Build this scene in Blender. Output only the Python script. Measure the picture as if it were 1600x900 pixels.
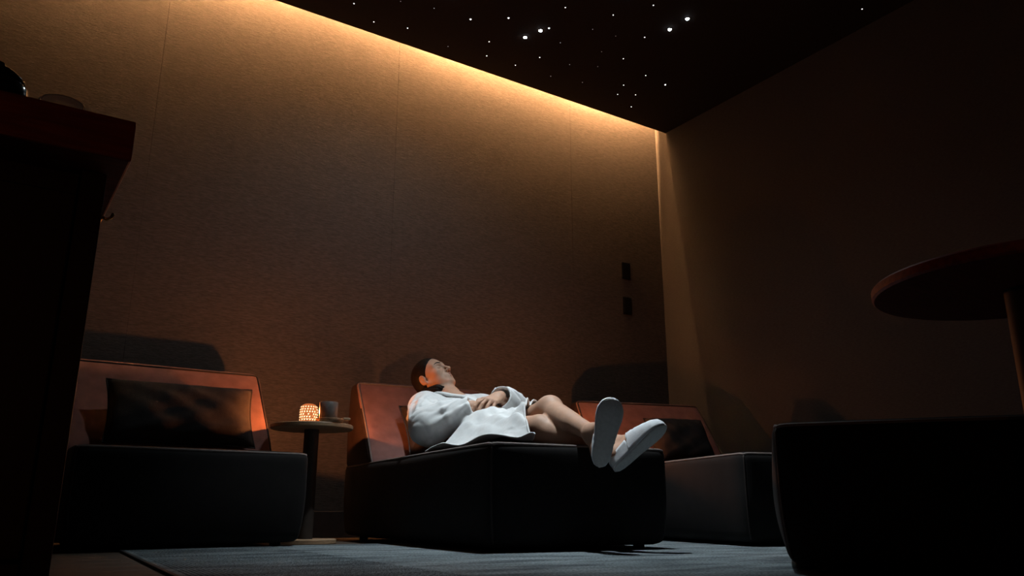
import bpy, bmesh, math, random
import numpy as np
from mathutils import Vector, Matrix, Euler

# ------------------------------------------------------------------ clear
for o in list(bpy.data.objects):
    bpy.data.objects.remove(o, do_unlink=True)
scene = bpy.context.scene
COL = scene.collection
random.seed(7)
rng = np.random.default_rng(7)

# ------------------------------------------------------------------ camera
F_PX, PITCH, YAW, CAM_H = 1258.0, math.atan(350.0 / 1258.0), math.radians(33.5), 0.146
cam_data = bpy.data.cameras.new('camera')
cam_data.sensor_width = 36.0
cam_data.lens = F_PX / 1600.0 * 36.0
cam_data.clip_start = 0.02
cam = bpy.data.objects.new('camera', cam_data)
COL.objects.link(cam)
cam.location = (0, 0, CAM_H)
cam.rotation_euler = (math.pi / 2 + PITCH, 0, -YAW)
scene.camera = cam

# ------------------------------------------------------------------ world, exposure
world = bpy.data.worlds.new('world')
scene.world = world
world.use_nodes = True
world.node_tree.nodes['Background'].inputs[0].default_value = (0.01, 0.011, 0.013, 1)
world.node_tree.nodes['Background'].inputs[1].default_value = 0.3
vs = scene.view_settings
vs.view_transform = 'Standard'
vs.look = 'None'
vs.gamma = 1.0
vs.use_curve_mapping = False
vs.exposure = 0.0

# key light numbers (lamps themselves are built further down with their fittings)
COVE_STRENGTH = 17000.0
LANTERN_POWER = 23.0
DOWNLIGHT_POWER = 410.0

# room numbers
XR, XL, YB, YF, ZC = 4.61, -1.7, 4.686, -1.6, 3.30
SLOT = 0.125          # gap between the ceiling edge and the back wall
ZTOP = 3.95

# ------------------------------------------------------------------ materials
MATS = {}
def nt(m):
    return m.node_tree.nodes, m.node_tree.links
def mat(name, col, rough=0.6, spec=0.3, var=0.12, nscale=30.0, stretch=(1, 1, 1), bump=0.0, bscale=200.0,
        sheen=0.0, sheen_tint=None, metal=0.0, sss=0.0, coat=0.0, bstretch=None, gen=False):
    if name in MATS:
        return MATS[name]
    m = bpy.data.materials.new(name)
    m.use_nodes = True
    n, l = nt(m)
    b = n['Principled BSDF']
    tc = n.new('ShaderNodeTexCoord')
    mp = n.new('ShaderNodeMapping')
    mp.inputs['Scale'].default_value = stretch
    l.new(tc.outputs['Object'], mp.inputs['Vector'])
    nz = n.new('ShaderNodeTexNoise')
    nz.inputs['Scale'].default_value = nscale
    nz.inputs['Detail'].default_value = 4.0
    l.new(mp.outputs['Vector'], nz.inputs['Vector'])
    rp = n.new('ShaderNodeValToRGB')
    rp.color_ramp.elements[0].position = 0.3
    rp.color_ramp.elements[1].position = 0.7
    c = np.array(col[:3], float)
    rp.color_ramp.elements[0].color = (*(c * (1 - var)), 1)
    rp.color_ramp.elements[1].color = (*(np.minimum(c * (1 + var), 1)), 1)
    l.new(nz.outputs['Fac'], rp.inputs['Fac'])
    l.new(rp.outputs['Color'], b.inputs['Base Color'])
    b.inputs['Roughness'].default_value = rough
    b.inputs['Specular IOR Level'].default_value = spec
    b.inputs['Metallic'].default_value = metal
    if sheen:
        b.inputs['Sheen Weight'].default_value = sheen
        b.inputs['Sheen Roughness'].default_value = 0.4
        b.inputs['Sheen Tint'].default_value = (*(sheen_tint or col), 1)
    if sss:
        b.inputs['Subsurface Weight'].default_value = sss
        b.inputs['Subsurface Radius'].default_value = (0.012, 0.005, 0.003)
        b.inputs['Subsurface Scale'].default_value = 0.6
    if coat:
        b.inputs['Coat Weight'].default_value = coat
    if bump:
        mp2 = n.new('ShaderNodeMapping')
        mp2.inputs['Scale'].default_value = bstretch or stretch
        l.new(tc.outputs['Object'], mp2.inputs['Vector'])
        nb = n.new('ShaderNodeTexNoise')
        nb.inputs['Scale'].default_value = bscale
        nb.inputs['Detail'].default_value = 3.0
        l.new(mp2.outputs['Vector'], nb.inputs['Vector'])
        bp = n.new('ShaderNodeBump')
        bp.inputs['Strength'].default_value = bump
        bp.inputs['Distance'].default_value = 0.004
        l.new(nb.outputs['Fac'], bp.inputs['Height'])
        l.new(bp.outputs['Normal'], b.inputs['Normal'])
    MATS[name] = m
    return m

def emit(name, col, strength):
    if name in MATS:
        return MATS[name]
    m = bpy.data.materials.new(name)
    m.use_nodes = True
    n, l = nt(m)
    n.remove(n['Principled BSDF'])
    e = n.new('ShaderNodeEmission')
    e.inputs['Color'].default_value = (*col, 1)
    e.inputs['Strength'].default_value = strength
    l.new(e.outputs[0], n['Material Output'].inputs['Surface'])
    MATS[name] = m
    return m

M_WALL = mat('woven_wallcovering', (0.095, 0.087, 0.083), rough=0.85, spec=0.1, var=0.24, nscale=75, stretch=(0.4, 3, 2.6), bump=0.4, bscale=110, bstretch=(0.4, 3, 3.4))
M_WALLR = mat('side_wall_covering', (0.058, 0.055, 0.053), rough=0.75, spec=0.15, var=0.15, nscale=70, stretch=(3, .6, 3), bump=0.25, bscale=60, bstretch=(3, .6, 5))
M_CEIL = mat('black_ceiling_felt', (0.02, 0.017, 0.016), rough=0.9, spec=0.1, var=0.1, nscale=60)
M_COVE = mat('cove_paint', (0.12, 0.105, 0.09), rough=0.9, spec=0.1)
M_FLOOR = mat('dark_oak_floor', (0.085, 0.058, 0.042), rough=0.5, spec=0.4, var=0.35, nscale=14, stretch=(1.2, 12, 4), bump=0.15, bscale=30, bstretch=(2, 30, 5))
M_GAP = mat('floor_joint', (0.02, 0.015, 0.012), rough=0.9)
M_BASE = mat('baseboard_paint', (0.055, 0.052, 0.05), rough=0.5)
M_VELVET = mat('mauve_velvet', (0.22, 0.112, 0.10), rough=0.9, spec=0.15, var=0.16, nscale=16, bump=0.12, bscale=420, sheen=0.35, sheen_tint=(0.6, 0.32, 0.28))
M_SEAT = mat('charcoal_velvet', (0.010, 0.0082, 0.008), rough=0.85, spec=0.2, var=0.2, nscale=14, bump=0.12, bscale=380, sheen=0.02, sheen_tint=(0.3, 0.25, 0.24))
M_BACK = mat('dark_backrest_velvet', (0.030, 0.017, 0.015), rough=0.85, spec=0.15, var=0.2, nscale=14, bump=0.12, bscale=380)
M_PIPE = mat('velvet_piping', (0.17, 0.135, 0.125), rough=0.7, spec=0.3)
M_PIPED = mat('dark_piping', (0.03, 0.022, 0.02), rough=0.7, spec=0.3)
M_PILLOW = mat('dark_cushion_cloth', (0.035, 0.028, 0.027), rough=0.9, var=0.25, nscale=25, bump=0.3, bscale=300)
M_FOOT = mat('black_plastic', (0.012, 0.012, 0.012), rough=0.4)
M_OAK = mat('light_oak', (0.36, 0.235, 0.14), rough=0.5, spec=0.35, var=0.25, nscale=10, stretch=(1, 14, 14), bump=0.08, bscale=40, bstretch=(2, 30, 30))
M_REDWOOD = mat('red_brown_wood', (0.22, 0.040, 0.022), rough=0.45, spec=0.4, var=0.3, nscale=9, stretch=(1, 12, 12), bump=0.08, bscale=40, bstretch=(2, 30, 30))
M_STEMDK = mat('dark_stem', (0.045, 0.035, 0.03), rough=0.5)
M_CABINET = mat('black_cabinet', (0.02, 0.012, 0.011), rough=0.5)
M_BRASS = mat('brass', (0.62, 0.44, 0.16), rough=0.3, metal=1.0, spec=0.5)
M_BLACKCER = mat('black_glazed_ceramic', (0.012, 0.013, 0.014), rough=0.12, spec=0.6, coat=0.5)
M_MUG = mat('stoneware_mug', (0.16, 0.13, 0.115), rough=0.5, spec=0.4, var=0.2, nscale=40)
M_PLATE = mat('black_switch_plastic', (0.006, 0.006, 0.006), rough=0.35, spec=0.4)

def rug_material():
    m = bpy.data.materials.new('woven_rug')
    m.use_nodes = True
    n, l = nt(m)
    b = n['Principled BSDF']
    tc = n.new('ShaderNodeTexCoord')
    n1 = n.new('ShaderNodeTexNoise'); n1.inputs['Scale'].default_value = 5.0; n1.inputs['Detail'].default_value = 5
    mp = n.new('ShaderNodeMapping'); mp.inputs['Scale'].default_value = (0.55, 1.7, 1)
    l.new(tc.outputs['Object'], mp.inputs[0]); l.new(mp.outputs[0], n1.inputs['Vector'])
    n2 = n.new('ShaderNodeTexNoise'); n2.inputs['Scale'].default_value = 130.0; n2.inputs['Detail'].default_value = 3
    l.new(tc.outputs['Object'], n2.inputs['Vector'])
    r1 = n.new('ShaderNodeValToRGB')
    r1.color_ramp.elements[0].position = 0.36; r1.color_ramp.elements[0].color = (0.075, 0.09, 0.10, 1)
    r1.color_ramp.elements[1].position = 0.66; r1.color_ramp.elements[1].color = (0.22, 0.255, 0.27, 1)
    l.new(n1.outputs['Fac'], r1.inputs['Fac'])
    mx = n.new('ShaderNodeMix'); mx.data_type = 'RGBA'; mx.blend_type = 'MULTIPLY'
    mx.inputs['Factor'].default_value = 0.85
    r2 = n.new('ShaderNodeValToRGB')
    r2.color_ramp.elements[0].position = 0.35; r2.color_ramp.elements[0].color = (0.28, 0.28, 0.28, 1)
    r2.color_ramp.elements[1].position = 0.65; r2.color_ramp.elements[1].color = (1.3, 1.3, 1.3, 1)
    l.new(n2.outputs['Fac'], r2.inputs['Fac'])
    l.new(r1.outputs[0], mx.inputs[6]); l.new(r2.outputs[0], mx.inputs[7])
    l.new(mx.outputs[2], b.inputs['Base Color'])
    b.inputs['Roughness'].default_value = 0.95
    b.inputs['Specular IOR Level'].default_value = 0.1
    bp = n.new('ShaderNodeBump'); bp.inputs['Strength'].default_value = 0.7; bp.inputs['Distance'].default_value = 0.006
    l.new(n2.outputs['Fac'], bp.inputs['Height']); l.new(bp.outputs[0], b.inputs['Normal'])
    return m
M_RUG = rug_material()

# ------------------------------------------------------------------ mesh helpers
def link(name, me, m=None, parent=None, smooth=False):
    if m is not None and not me.materials:
        me.materials.append(m)
    if smooth:
        me.polygons.foreach_set('use_smooth', [True] * len(me.polygons))
    o = bpy.data.objects.new(name, me)
    COL.objects.link(o)
    if parent is not None:
        o.parent = parent
    return o
def empty(name, loc=(0, 0, 0), rz=0.0, parent=None):
    o = bpy.data.objects.new(name, None)
    o.empty_display_size = 0.1
    COL.objects.link(o)
    o.location = loc
    o.rotation_euler = (0, 0, rz)
    if parent is not None:
        o.parent = parent
    return o
def tag(o, label=None, cat=None, group=None, kind=None):
    if label: o['label'] = label
    if cat: o['category'] = cat
    if group: o['group'] = group
    if kind: o['kind'] = kind
    return o
def pydata(name, verts, faces):
    me = bpy.data.meshes.new(name)
    me.from_pydata([tuple(map(float, v)) for v in verts], [], [tuple(int(i) for i in f) for f in faces])
    me.update()
    return me
def box_bm(bm, c, s, bevel=0.0, seg=2):
    r = bmesh.ops.create_cube(bm, size=1.0)
    bmesh.ops.scale(bm, vec=s, verts=r['verts'])
    bmesh.ops.translate(bm, vec=c, verts=r['verts'])
    if bevel:
        ed = list({e for v in r['verts'] for e in v.link_edges})
        bmesh.ops.bevel(bm, geom=ed, offset=bevel, segments=seg, profile=0.5, affect='EDGES')
def box(name, lo, hi, m, parent=None, bevel=0.0, seg=2):
    lo, hi = Vector(lo), Vector(hi)
    bm = bmesh.new()
    box_bm(bm, (lo + hi) / 2, hi - lo, bevel, seg)
    me = bpy.data.meshes.new(name)
    bm.to_mesh(me); bm.free()
    return link(name, me, m, parent)
def lathe(name, prof, seg=40, closed_bottom=True):
    """profile list of (r,z) revolved about z"""
    V, Fc = [], []
    n = len(prof)
    for k in range(seg):
        a = 2 * math.pi * k / seg
        for r, z in prof:
            V.append((r * math.cos(a), r * math.sin(a), z))
    for k in range(seg):
        k2 = (k + 1) % seg
        for i in range(n - 1):
            Fc.append((k * n + i, k2 * n + i, k2 * n + i + 1, k * n + i + 1))
    me = pydata(name, V, Fc)
    bm = bmesh.new(); bm.from_mesh(me)
    bmesh.ops.remove_doubles(bm, verts=bm.verts, dist=1e-5)
    bmesh.ops.recalc_face_normals(bm, faces=bm.faces)
    bm.to_mesh(me); bm.free()
    return me
def tube_mesh(name, pts, r, seg=8, closed=False):
    pts = [Vector(p) for p in pts]
    n = len(pts)
    rs = r if hasattr(r, '__len__') else [r] * n
    V, Fc = [], []
    prev = None
    for i in range(n):
        if closed:
            t = (pts[(i + 1) % n] - pts[i - 1])
        else:
            t = pts[min(i + 1, n - 1)] - pts[max(i - 1, 0)]
        t = t.normalized() if t.length > 1e-9 else Vector((0, 0, 1))
        if prev is None:
            u = t.orthogonal().normalized()
        else:
            u = (prev - t * prev.dot(t))
            u = u.normalized() if u.length > 1e-6 else t.orthogonal().normalized()
        prev = u
        w = t.cross(u)
        for k in range(seg):
            a = 2 * math.pi * k / seg
            V.append(pts[i] + (u * math.cos(a) + w * math.sin(a)) * rs[i])
    m = n if closed else n - 1
    for i in range(m):
        j = (i + 1) % n
        for k in range(seg):
            k2 = (k + 1) % seg
            Fc.append((i * seg + k, i * seg + k2, j * seg + k2, j * seg + k))
    if not closed:
        Fc.append(tuple(range(seg - 1, -1, -1)))
        Fc.append(tuple((n - 1) * seg + k for k in range(seg)))
    return pydata(name, V, Fc)

# soft upholstered block: rounded box with bulging faces, optional warp
def soft_fn(size, r, bulge, warp=None):
    hx, hy, hz = size[0] / 2, size[1] / 2, size[2] / 2
    H = np.array([hx, hy, hz])
    bl = np.array(bulge if hasattr(bulge, '__len__') else [bulge] * 3, float)
    def fn(P):
        P = np.asarray(P, float)
        inner = np.clip(P, -H + r, H - r)
        d = P - inner
        ln = np.linalg.norm(d, axis=1, keepdims=True)
        Q = inner + np.where(ln > 1e-9, d / np.maximum(ln, 1e-9) * np.minimum(ln, r) if False else d / np.maximum(ln, 1e-9) * r, 0)
        u = np.clip(Q / H, -1, 1)
        w = 1 - np.abs(u) ** 2.2
        out = Q.copy()
        out[:, 0] += np.sign(u[:, 0]) * np.abs(u[:, 0]) ** 3 * bl[0] * w[:, 1] * w[:, 2]
        out[:, 1] += np.sign(u[:, 1]) * np.abs(u[:, 1]) ** 3 * bl[1] * w[:, 0] * w[:, 2]
        out[:, 2] += np.sign(u[:, 2]) * np.abs(u[:, 2]) ** 3 * bl[2] * w[:, 0] * w[:, 1]
        if warp is not None:
            out = warp(out)
        return out
    return fn
def cube_grid(size, n):
    V, Fc = [], []
    H = [s / 2 for s in size]
    for ax in range(3):
        a, b = (ax + 1) % 3, (ax + 2) % 3
        for sg in (-1, 1):
            base = len(V)
            for i in range(n + 1):
                for j in range(n + 1):
                    # denser towards edges
                    ui = math.sin((i / n - .5) * math.pi) if n > 4 else 2 * i / n - 1
                    uj = math.sin((j / n - .5) * math.pi) if n > 4 else 2 * j / n - 1
                    p = [0, 0, 0]
                    p[ax] = sg * H[ax]; p[a] = ui * H[a]; p[b] = uj * H[b]
                    V.append(p)
            for i in range(n):
                for j in range(n):
                    q = [base + i * (n + 1) + j, base + (i + 1) * (n + 1) + j, base + (i + 1) * (n + 1) + j + 1, base + i * (n + 1) + j + 1]
                    if sg < 0: q.reverse()
                    Fc.append(q)
    return np.array(V, float), Fc
def soft_mesh(name, size, r, bulge, n=18, warp=None, offset=(0, 0, 0), noise=0.0):
    V, Fc = cube_grid(size, n)
    fn = soft_fn(size, r, bulge, warp)
    V = fn(V)
    if noise:
        ph = rng.uniform(0, 6.28, (6, 3)); k = rng.uniform(4, 11, (6, 3))
        d = sum(np.sin((V * k[i] + ph[i]).sum(1)) for i in range(6)) / 6
        cdir = V - V.mean(0); cdir /= np.linalg.norm(cdir, axis=1, keepdims=True)
        V = V + cdir * (d * noise)[:, None]
    V = V + np.array(offset)
    me = pydata(name, V, Fc)
    bm = bmesh.new(); bm.from_mesh(me)
    bmesh.ops.remove_doubles(bm, verts=bm.verts, dist=1e-5)
    bmesh.ops.recalc_face_normals(bm, faces=bm.faces)
    bm.to_mesh(me); bm.free()
    return me
def soft_loop(size, r, bulge, axis, sign, warp=None, offset=(0, 0, 0), inset=0.0, n=24):
    """closed loop running on the rounded border of one face"""
    H = np.array(size) / 2
    a, b = (axis + 1) % 3, (axis + 2) % 3
    pts = []
    corners = [(-1, -1), (1, -1), (1, 1), (-1, 1)]
    for c in range(4):
        s, e = corners[c], corners[(c + 1) % 4]
        for i in range(n):
            t = i / n
            t = .5 - .5 * math.cos(math.pi * t)
            p = [0, 0, 0]
            p[axis] = sign * H[axis]
            p[a] = (s[0] + (e[0] - s[0]) * t) * H[a]
            p[b] = (s[1] + (e[1] - s[1]) * t) * H[b]
            pts.append(p)
    P = soft_fn(size, r, bulge, warp)(np.array(pts))
    return P + np.array(offset)

# ================================================================== STRUCTURE
wall_back = empty('wall_back', (0, 0, 0)); tag(wall_back, 'brown grey woven wallcovering behind the loungers', kind='structure')
box('wall_core', (XL, YB + 0.008, -0.02), (XR, YB + 0.16, ZTOP), M_WALLR, wall_back)
sx = [XL] + [2.139 + 1.528 * k for k in range(-2, 2)] + [XR]
sx = sorted(x for x in sx if XL <= x <= XR)
for i in range(len(sx) - 1):
    box('wallcovering_panel', (sx[i] + 0.0003, YB, 0.0), (sx[i + 1] - 0.0003, YB + 0.008, ZTOP), M_WALL, wall_back)

wall_right = box('wall_right', (XR, YF - 0.16, -0.02), (XR + 0.15, YB + 0.16, ZTOP), M_WALLR)
tag(wall_right, 'dark textured wall on the right', kind='structure')
wall_left = box('wall_left', (XL - 0.15, YF - 0.16, -0.02), (XL, YB + 0.16, ZTOP), M_WALLR)
tag(wall_left, 'dark wall beyond the counter', kind='structure')
wall_front = box('wall_front', (XL, YF - 0.16, -0.02), (XR, YF, ZTOP), M_WALLR)
tag(wall_front, 'dark wall behind the viewpoint', kind='structure')

ceiling = box('ceiling', (XL, YF, ZC), (XR, YB - SLOT, ZC + 0.05), M_CEIL)
tag(ceiling, 'black star ceiling stopping short of the back wall', kind='structure')
trim_1 = box('trim_1', (XL, YF, ZTOP - 0.03), (XR, YB, ZTOP), M_COVE)
tag(trim_1, 'upper board closing the light cove', kind='structure')
trim_2 = box('trim_2', (XL, YB - SLOT - 0.04, ZC + 0.05), (XR, YB - SLOT, ZTOP - 0.03), M_CEIL)
tag(trim_2, 'upright of the light cove above the ceiling edge', kind='structure')

floor = empty('floor'); tag(floor, 'dark oak plank floor', kind='structure')
box('subfloor', (XL, YF, -0.06), (XR, YB, -0.014), M_GAP, floor)
pw = 0.19
plank_me = {}
y = YF
k = 0
while y < YB - 1e-6:
    w = min(pw, YB - y)
    x = XL - random.uniform(0, 1.2)
    while x < XR - 1e-6:
        x0, x1 = max(x, XL), min(x + 1.9, XR)
        if x1 - x0 > 0.02:
            key = (round(x1 - x0, 2), round(w, 3))
            if key not in plank_me:
                bm = bmesh.new(); box_bm(bm, (0, 0, -0.007), (x1 - x0 - 0.003, w - 0.003, 0.014), 0.0015, 1)
                me = bpy.data.meshes.new('plank'); bm.to_mesh(me); bm.free(); me.materials.append(M_FLOOR)
                plank_me[key] = me
            o = link('plank', plank_me[key], None, floor)
            o.location = ((x0 + x1) / 2, y + w / 2, 0)
        x += 1.9
    y += pw; k += 1

bb = box('baseboard_back', (XL, YB - 0.014, 0), (XR - 0.014, YB, 0.15), M_BASE, bevel=0.003)
tag(bb, 'dark baseboard along the back wall', kind='structure')
bb = box('baseboard_right', (XR - 0.014, YF, 0), (XR, YB, 0.15), M_BASE, bevel=0.003)
tag(bb, 'dark baseboard along the right wall', kind='structure')

# ================================================================== COVE LIGHT STRIPS
M_LED = emit('led_strip_glow', (1.0, 0.48, 0.185), COVE_STRENGTH)
M_LED2 = emit('added_lip_glow', (1.0, 0.46, 0.17), COVE_STRENGTH * 0.019)
M_ALU = mat('aluminium_channel', (0.45, 0.45, 0.45), rough=0.4, metal=0.8)
led_x = [(-0.30, 1.14), (0.98, 2.65), (2.47, 4.02), (3.86, 4.585)]
led_lab = ['warm light strip in the ceiling cove nearest the counter', 'warm light strip in the ceiling cove above the left chair',
           'warm light strip in the ceiling cove above the reclining woman', 'short warm light strip in the ceiling cove at the right corner']
LED_Y, LED_Z = YB - 0.068, ZC + 0.44
for i, (a, b) in enumerate(led_x):
    zo = 0.036 * (i % 2)
    t = empty('light_strip', ((a + b) / 2, LED_Y, LED_Z + zo))
    tag(t, led_lab[i], 'light strip', 'cove light strips')
    h = (b - a) / 2
    box('channel', (-h, -0.009, 0.002), (h, -0.001, 0.034), M_ALU, t)
    box('diffuser', (-h + .002, -0.0009, 0.003), (h - .002, 0.0005, 0.033), M_LED, t)      # faces the wall
    box('glow_lip', (-h + .002, -0.009, 0.0005), (h - .002, 0.0015, 0.0029), M_LED2, t)      # added glowing lip: lights the side wall, trims the diffuser's lower beam

# ================================================================== STARS
def cray(px, py):
    fw = Vector((math.sin(YAW) * math.cos(PITCH), math.cos(YAW) * math.cos(PITCH), math.sin(PITCH)))
    rt = Vector((math.cos(YAW), -math.sin(YAW), 0))
    up = rt.cross(fw)
    return fw + rt * ((px - 800) / F_PX) - up * ((py - 450) / F_PX)
def on_ceiling(px, py):
    d = cray(px, py)
    return Vector((0, 0, CAM_H)) + d * ((ZC - CAM_H) / d.z)
stars_big = [(820.5, 58), (844.5, 47.3), (1074, 29), (1046.5, 45.7)]
stars_mid = [(857.8, 43.8), (735.3, 29.8), (794.6, 27.9), (1039.5, 132.2)]
stars_sm = [(764.3, 65.1), (760.5, 87.2), (805.4, 101.6), (843.4, 89.5), (883.3, 11.6), (958.1, 23.3), (1020.9, 8.1), (1007.3, 58.1),
            (974, 91.5), (1008.9, 117.8), (974.4, 133), (965.1, 147.3), (993, 148), (986.4, 166.7), (636.8, 43.8), (584.1, 34.1), (553.1, 5.4), (1347, 14)]
stars_tiny = [(626, 2), (678.3, 12.8), (926, 45.7), (962, 56.2), (940, 80.6), (934, 103.8), (890, 100.8), (860.5, 119), (910, 128.6), (700, 72.5), (875.6, 66.7)]
stars_off = [(705, -6), (980, -6)]
def dome(name, r):
    return lathe(name, [(r, 0.0)] + [(r * math.cos(a), -r * 0.8 * math.sin(a)) for a in (0.4, 0.8, 1.2)] + [(0.0, -r * 0.8)], 12)
M_S1 = emit('star_bright', (0.86, 0.95, 1.0), 42.0)
M_S2 = emit('star_medium', (0.86, 0.93, 1.0), 7.0)
M_S3 = emit('star_small', (0.9, 0.93, 1.0), 3.2)
M_S4 = emit('star_faint', (0.8, 0.85, 1.0), 0.9)
sets = [(stars_big, 0.0125, M_S1, 'large', 'brilliant white'), (stars_mid, 0.0058, M_S2, 'mid-sized', 'bright bluish'),
        (stars_sm, 0.0042, M_S3, 'small', 'small white'), (stars_tiny, 0.0028, M_S4, 'faint', 'faint pinpoint'), (stars_off, 0.0115, M_S1, 'large', 'brilliant white')]
big_lab = ['leftmost brilliant white star light of the pair high above the woman', 'right one of the brilliant white star pair high above the woman',
           'upper brilliant white star light of the pair towards the right wall', 'lower brilliant white star light of the pair towards the right wall']
mid_lab = ['bluish star light just right of the brilliant pair above the woman', 'bluish star light left of all the brilliant stars, close to the cove',
           'bluish star light between the cove and the brilliant pair', 'bluish star light nearest the right wall corner']
ORD = ['first', 'second', 'third', 'fourth', 'fifth', 'sixth', 'seventh', 'eighth', 'ninth', 'tenth', 'eleventh', 'twelfth',
       'thirteenth', 'fourteenth', 'fifteenth', 'sixteenth', 'seventeenth', 'eighteenth']
for si, (lst, r, m, size, look) in enumerate(sets):
    hole = dome('lens', r)
    ring = lathe('ferrule', [(r * 1.02, 0.0), (r * 1.25, 0.0), (r * 1.25, -r * .25), (r * 1.02, -r * .25), (r * 1.02, 0.0)], 12)
    hole.materials.append(m); ring.materials.append(M_FOOT)
    for i, (px_, py_) in enumerate(lst):
        p = on_ceiling(px_, py_)
        t = empty('star_light', p)
        link('lens', hole, None, t, True); link('ferrule', ring, None, t, True)
        if si == 0: lab = big_lab[i]
        elif si == 1: lab = mid_lab[i]
        elif si in (2, 3):
            rank = sorted(range(len(lst)), key=lambda q: lst[q][0]).index(i)
            where = 'leftmost' if rank == 0 else ('rightmost' if rank == len(lst) - 1 else ORD[rank] + ' from the left')
            lab = (('small white dot-like ceiling star, ' + where + ' of the small ones') if si == 2 else
                   ('faint pinpoint ceiling star, ' + where + ' of the faint ones'))
        else: lab = ('brilliant ceiling star at the top picture edge, left of the brilliant pair' if i == 0 else
                     'brilliant ceiling star at the top picture edge, between the two brilliant pairs')
        tag(t, lab, 'star light', look + ' star lights in the ceiling')

# ================================================================== RECESSED DOWNLIGHT AND ADDED WALL WASH (above the top edge of the frame)
def downlight(loc, power, size_deg, col, blend, label, aim=(0, 0, -1)):
    t = empty('downlight', loc)
    tag(t, label, 'downlight')
    ring = lathe('ring', [(0.042, 0.0), (0.055, 0.0), (0.055, -0.006), (0.042, -0.006), (0.042, 0.0)], 32)
    link('ring', ring, M_FOOT, t, True)
    ld = bpy.data.lights.new('downlight_lamp', 'SPOT')
    ld.energy = power; ld.color = col; ld.spot_size = math.radians(size_deg); ld.spot_blend = blend; ld.shadow_soft_size = 0.035
    lo = bpy.data.objects.new('lamp', ld); COL.objects.link(lo); lo.parent = t
    lo.location = (0, 0, -0.04)
    lo.rotation_euler = Vector(aim).to_track_quat('-Z', 'Y').to_euler()
    return t
downlight((2.05, 2.70, ZC), DOWNLIGHT_POWER, 62, (0.84, 0.95, 1.0), 1.0, 'cool white recessed downlight above the reclining woman')
downlight((1.95, 3.50, ZC), DOWNLIGHT_POWER * 0.075, 150, (0.74, 0.92, 1.0), 0.9, 'unseen wide ceiling spot added to wash the back wall')  # extra spot, added to give the wall its cool grey wash

# ================================================================== RUG
RX0, RX1, RY0, RY1, RZ = 0.42, 4.20, 0.30, 3.50, 0.007
rug = empty('rug', ((RX0 + RX1) / 2, (RY0 + RY1) / 2, 0), math.radians(-4)); tag(rug, 'mottled blue grey woven rug under the loungers', 'rug')
hx, hy = (RX1 - RX0) / 2, (RY1 - RY0) / 2
box('pile', (-hx + .012, -hy + .012, 0.0005), (hx - .012, hy - .012, RZ), M_RUG, rug)
M_BIND = mat('rug_binding', (0.02, 0.02, 0.022), rough=0.9)
bm = bmesh.new()
for lo, hi in (((-hx, -hy), (hx, -hy + .014)), ((-hx, hy - .014), (hx, hy)), ((-hx, -hy + .014), (-hx + .014, hy - .014)), ((hx - .014, -hy + .014), (hx, hy - .014))):
    box_bm(bm, ((lo[0] + hi[0]) / 2, (lo[1] + hi[1]) / 2, (RZ + .001) / 2 + .0002), (hi[0] - lo[0], hi[1] - lo[1], RZ + .001), 0.003, 2)
me = bpy.data.meshes.new('binding'); bm.to_mesh(me); bm.free()
link('binding', me, M_BIND, rug)
# raised ribs, visible near the edge by the counter
ribs_V, ribs_F = [], []
for i in range(46):
    x0 = -hx + .03 + i * .012
    b = len(ribs_V)
    for (dx, dz) in ((0, 0), (.0035, .0022), (.007, 0)):
        ribs_V += [(x0 + dx, -hy + .02, RZ + dz - .0003), (x0 + dx, hy - .02, RZ + dz - .0003)]
    ribs_F += [(b, b + 2, b + 3, b + 1), (b + 2, b + 4, b + 5, b + 3)]
tag(link('rib_weave', pydata('rib_weave', ribs_V, ribs_F), M_RUG, rug), kind='stuff')

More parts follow.
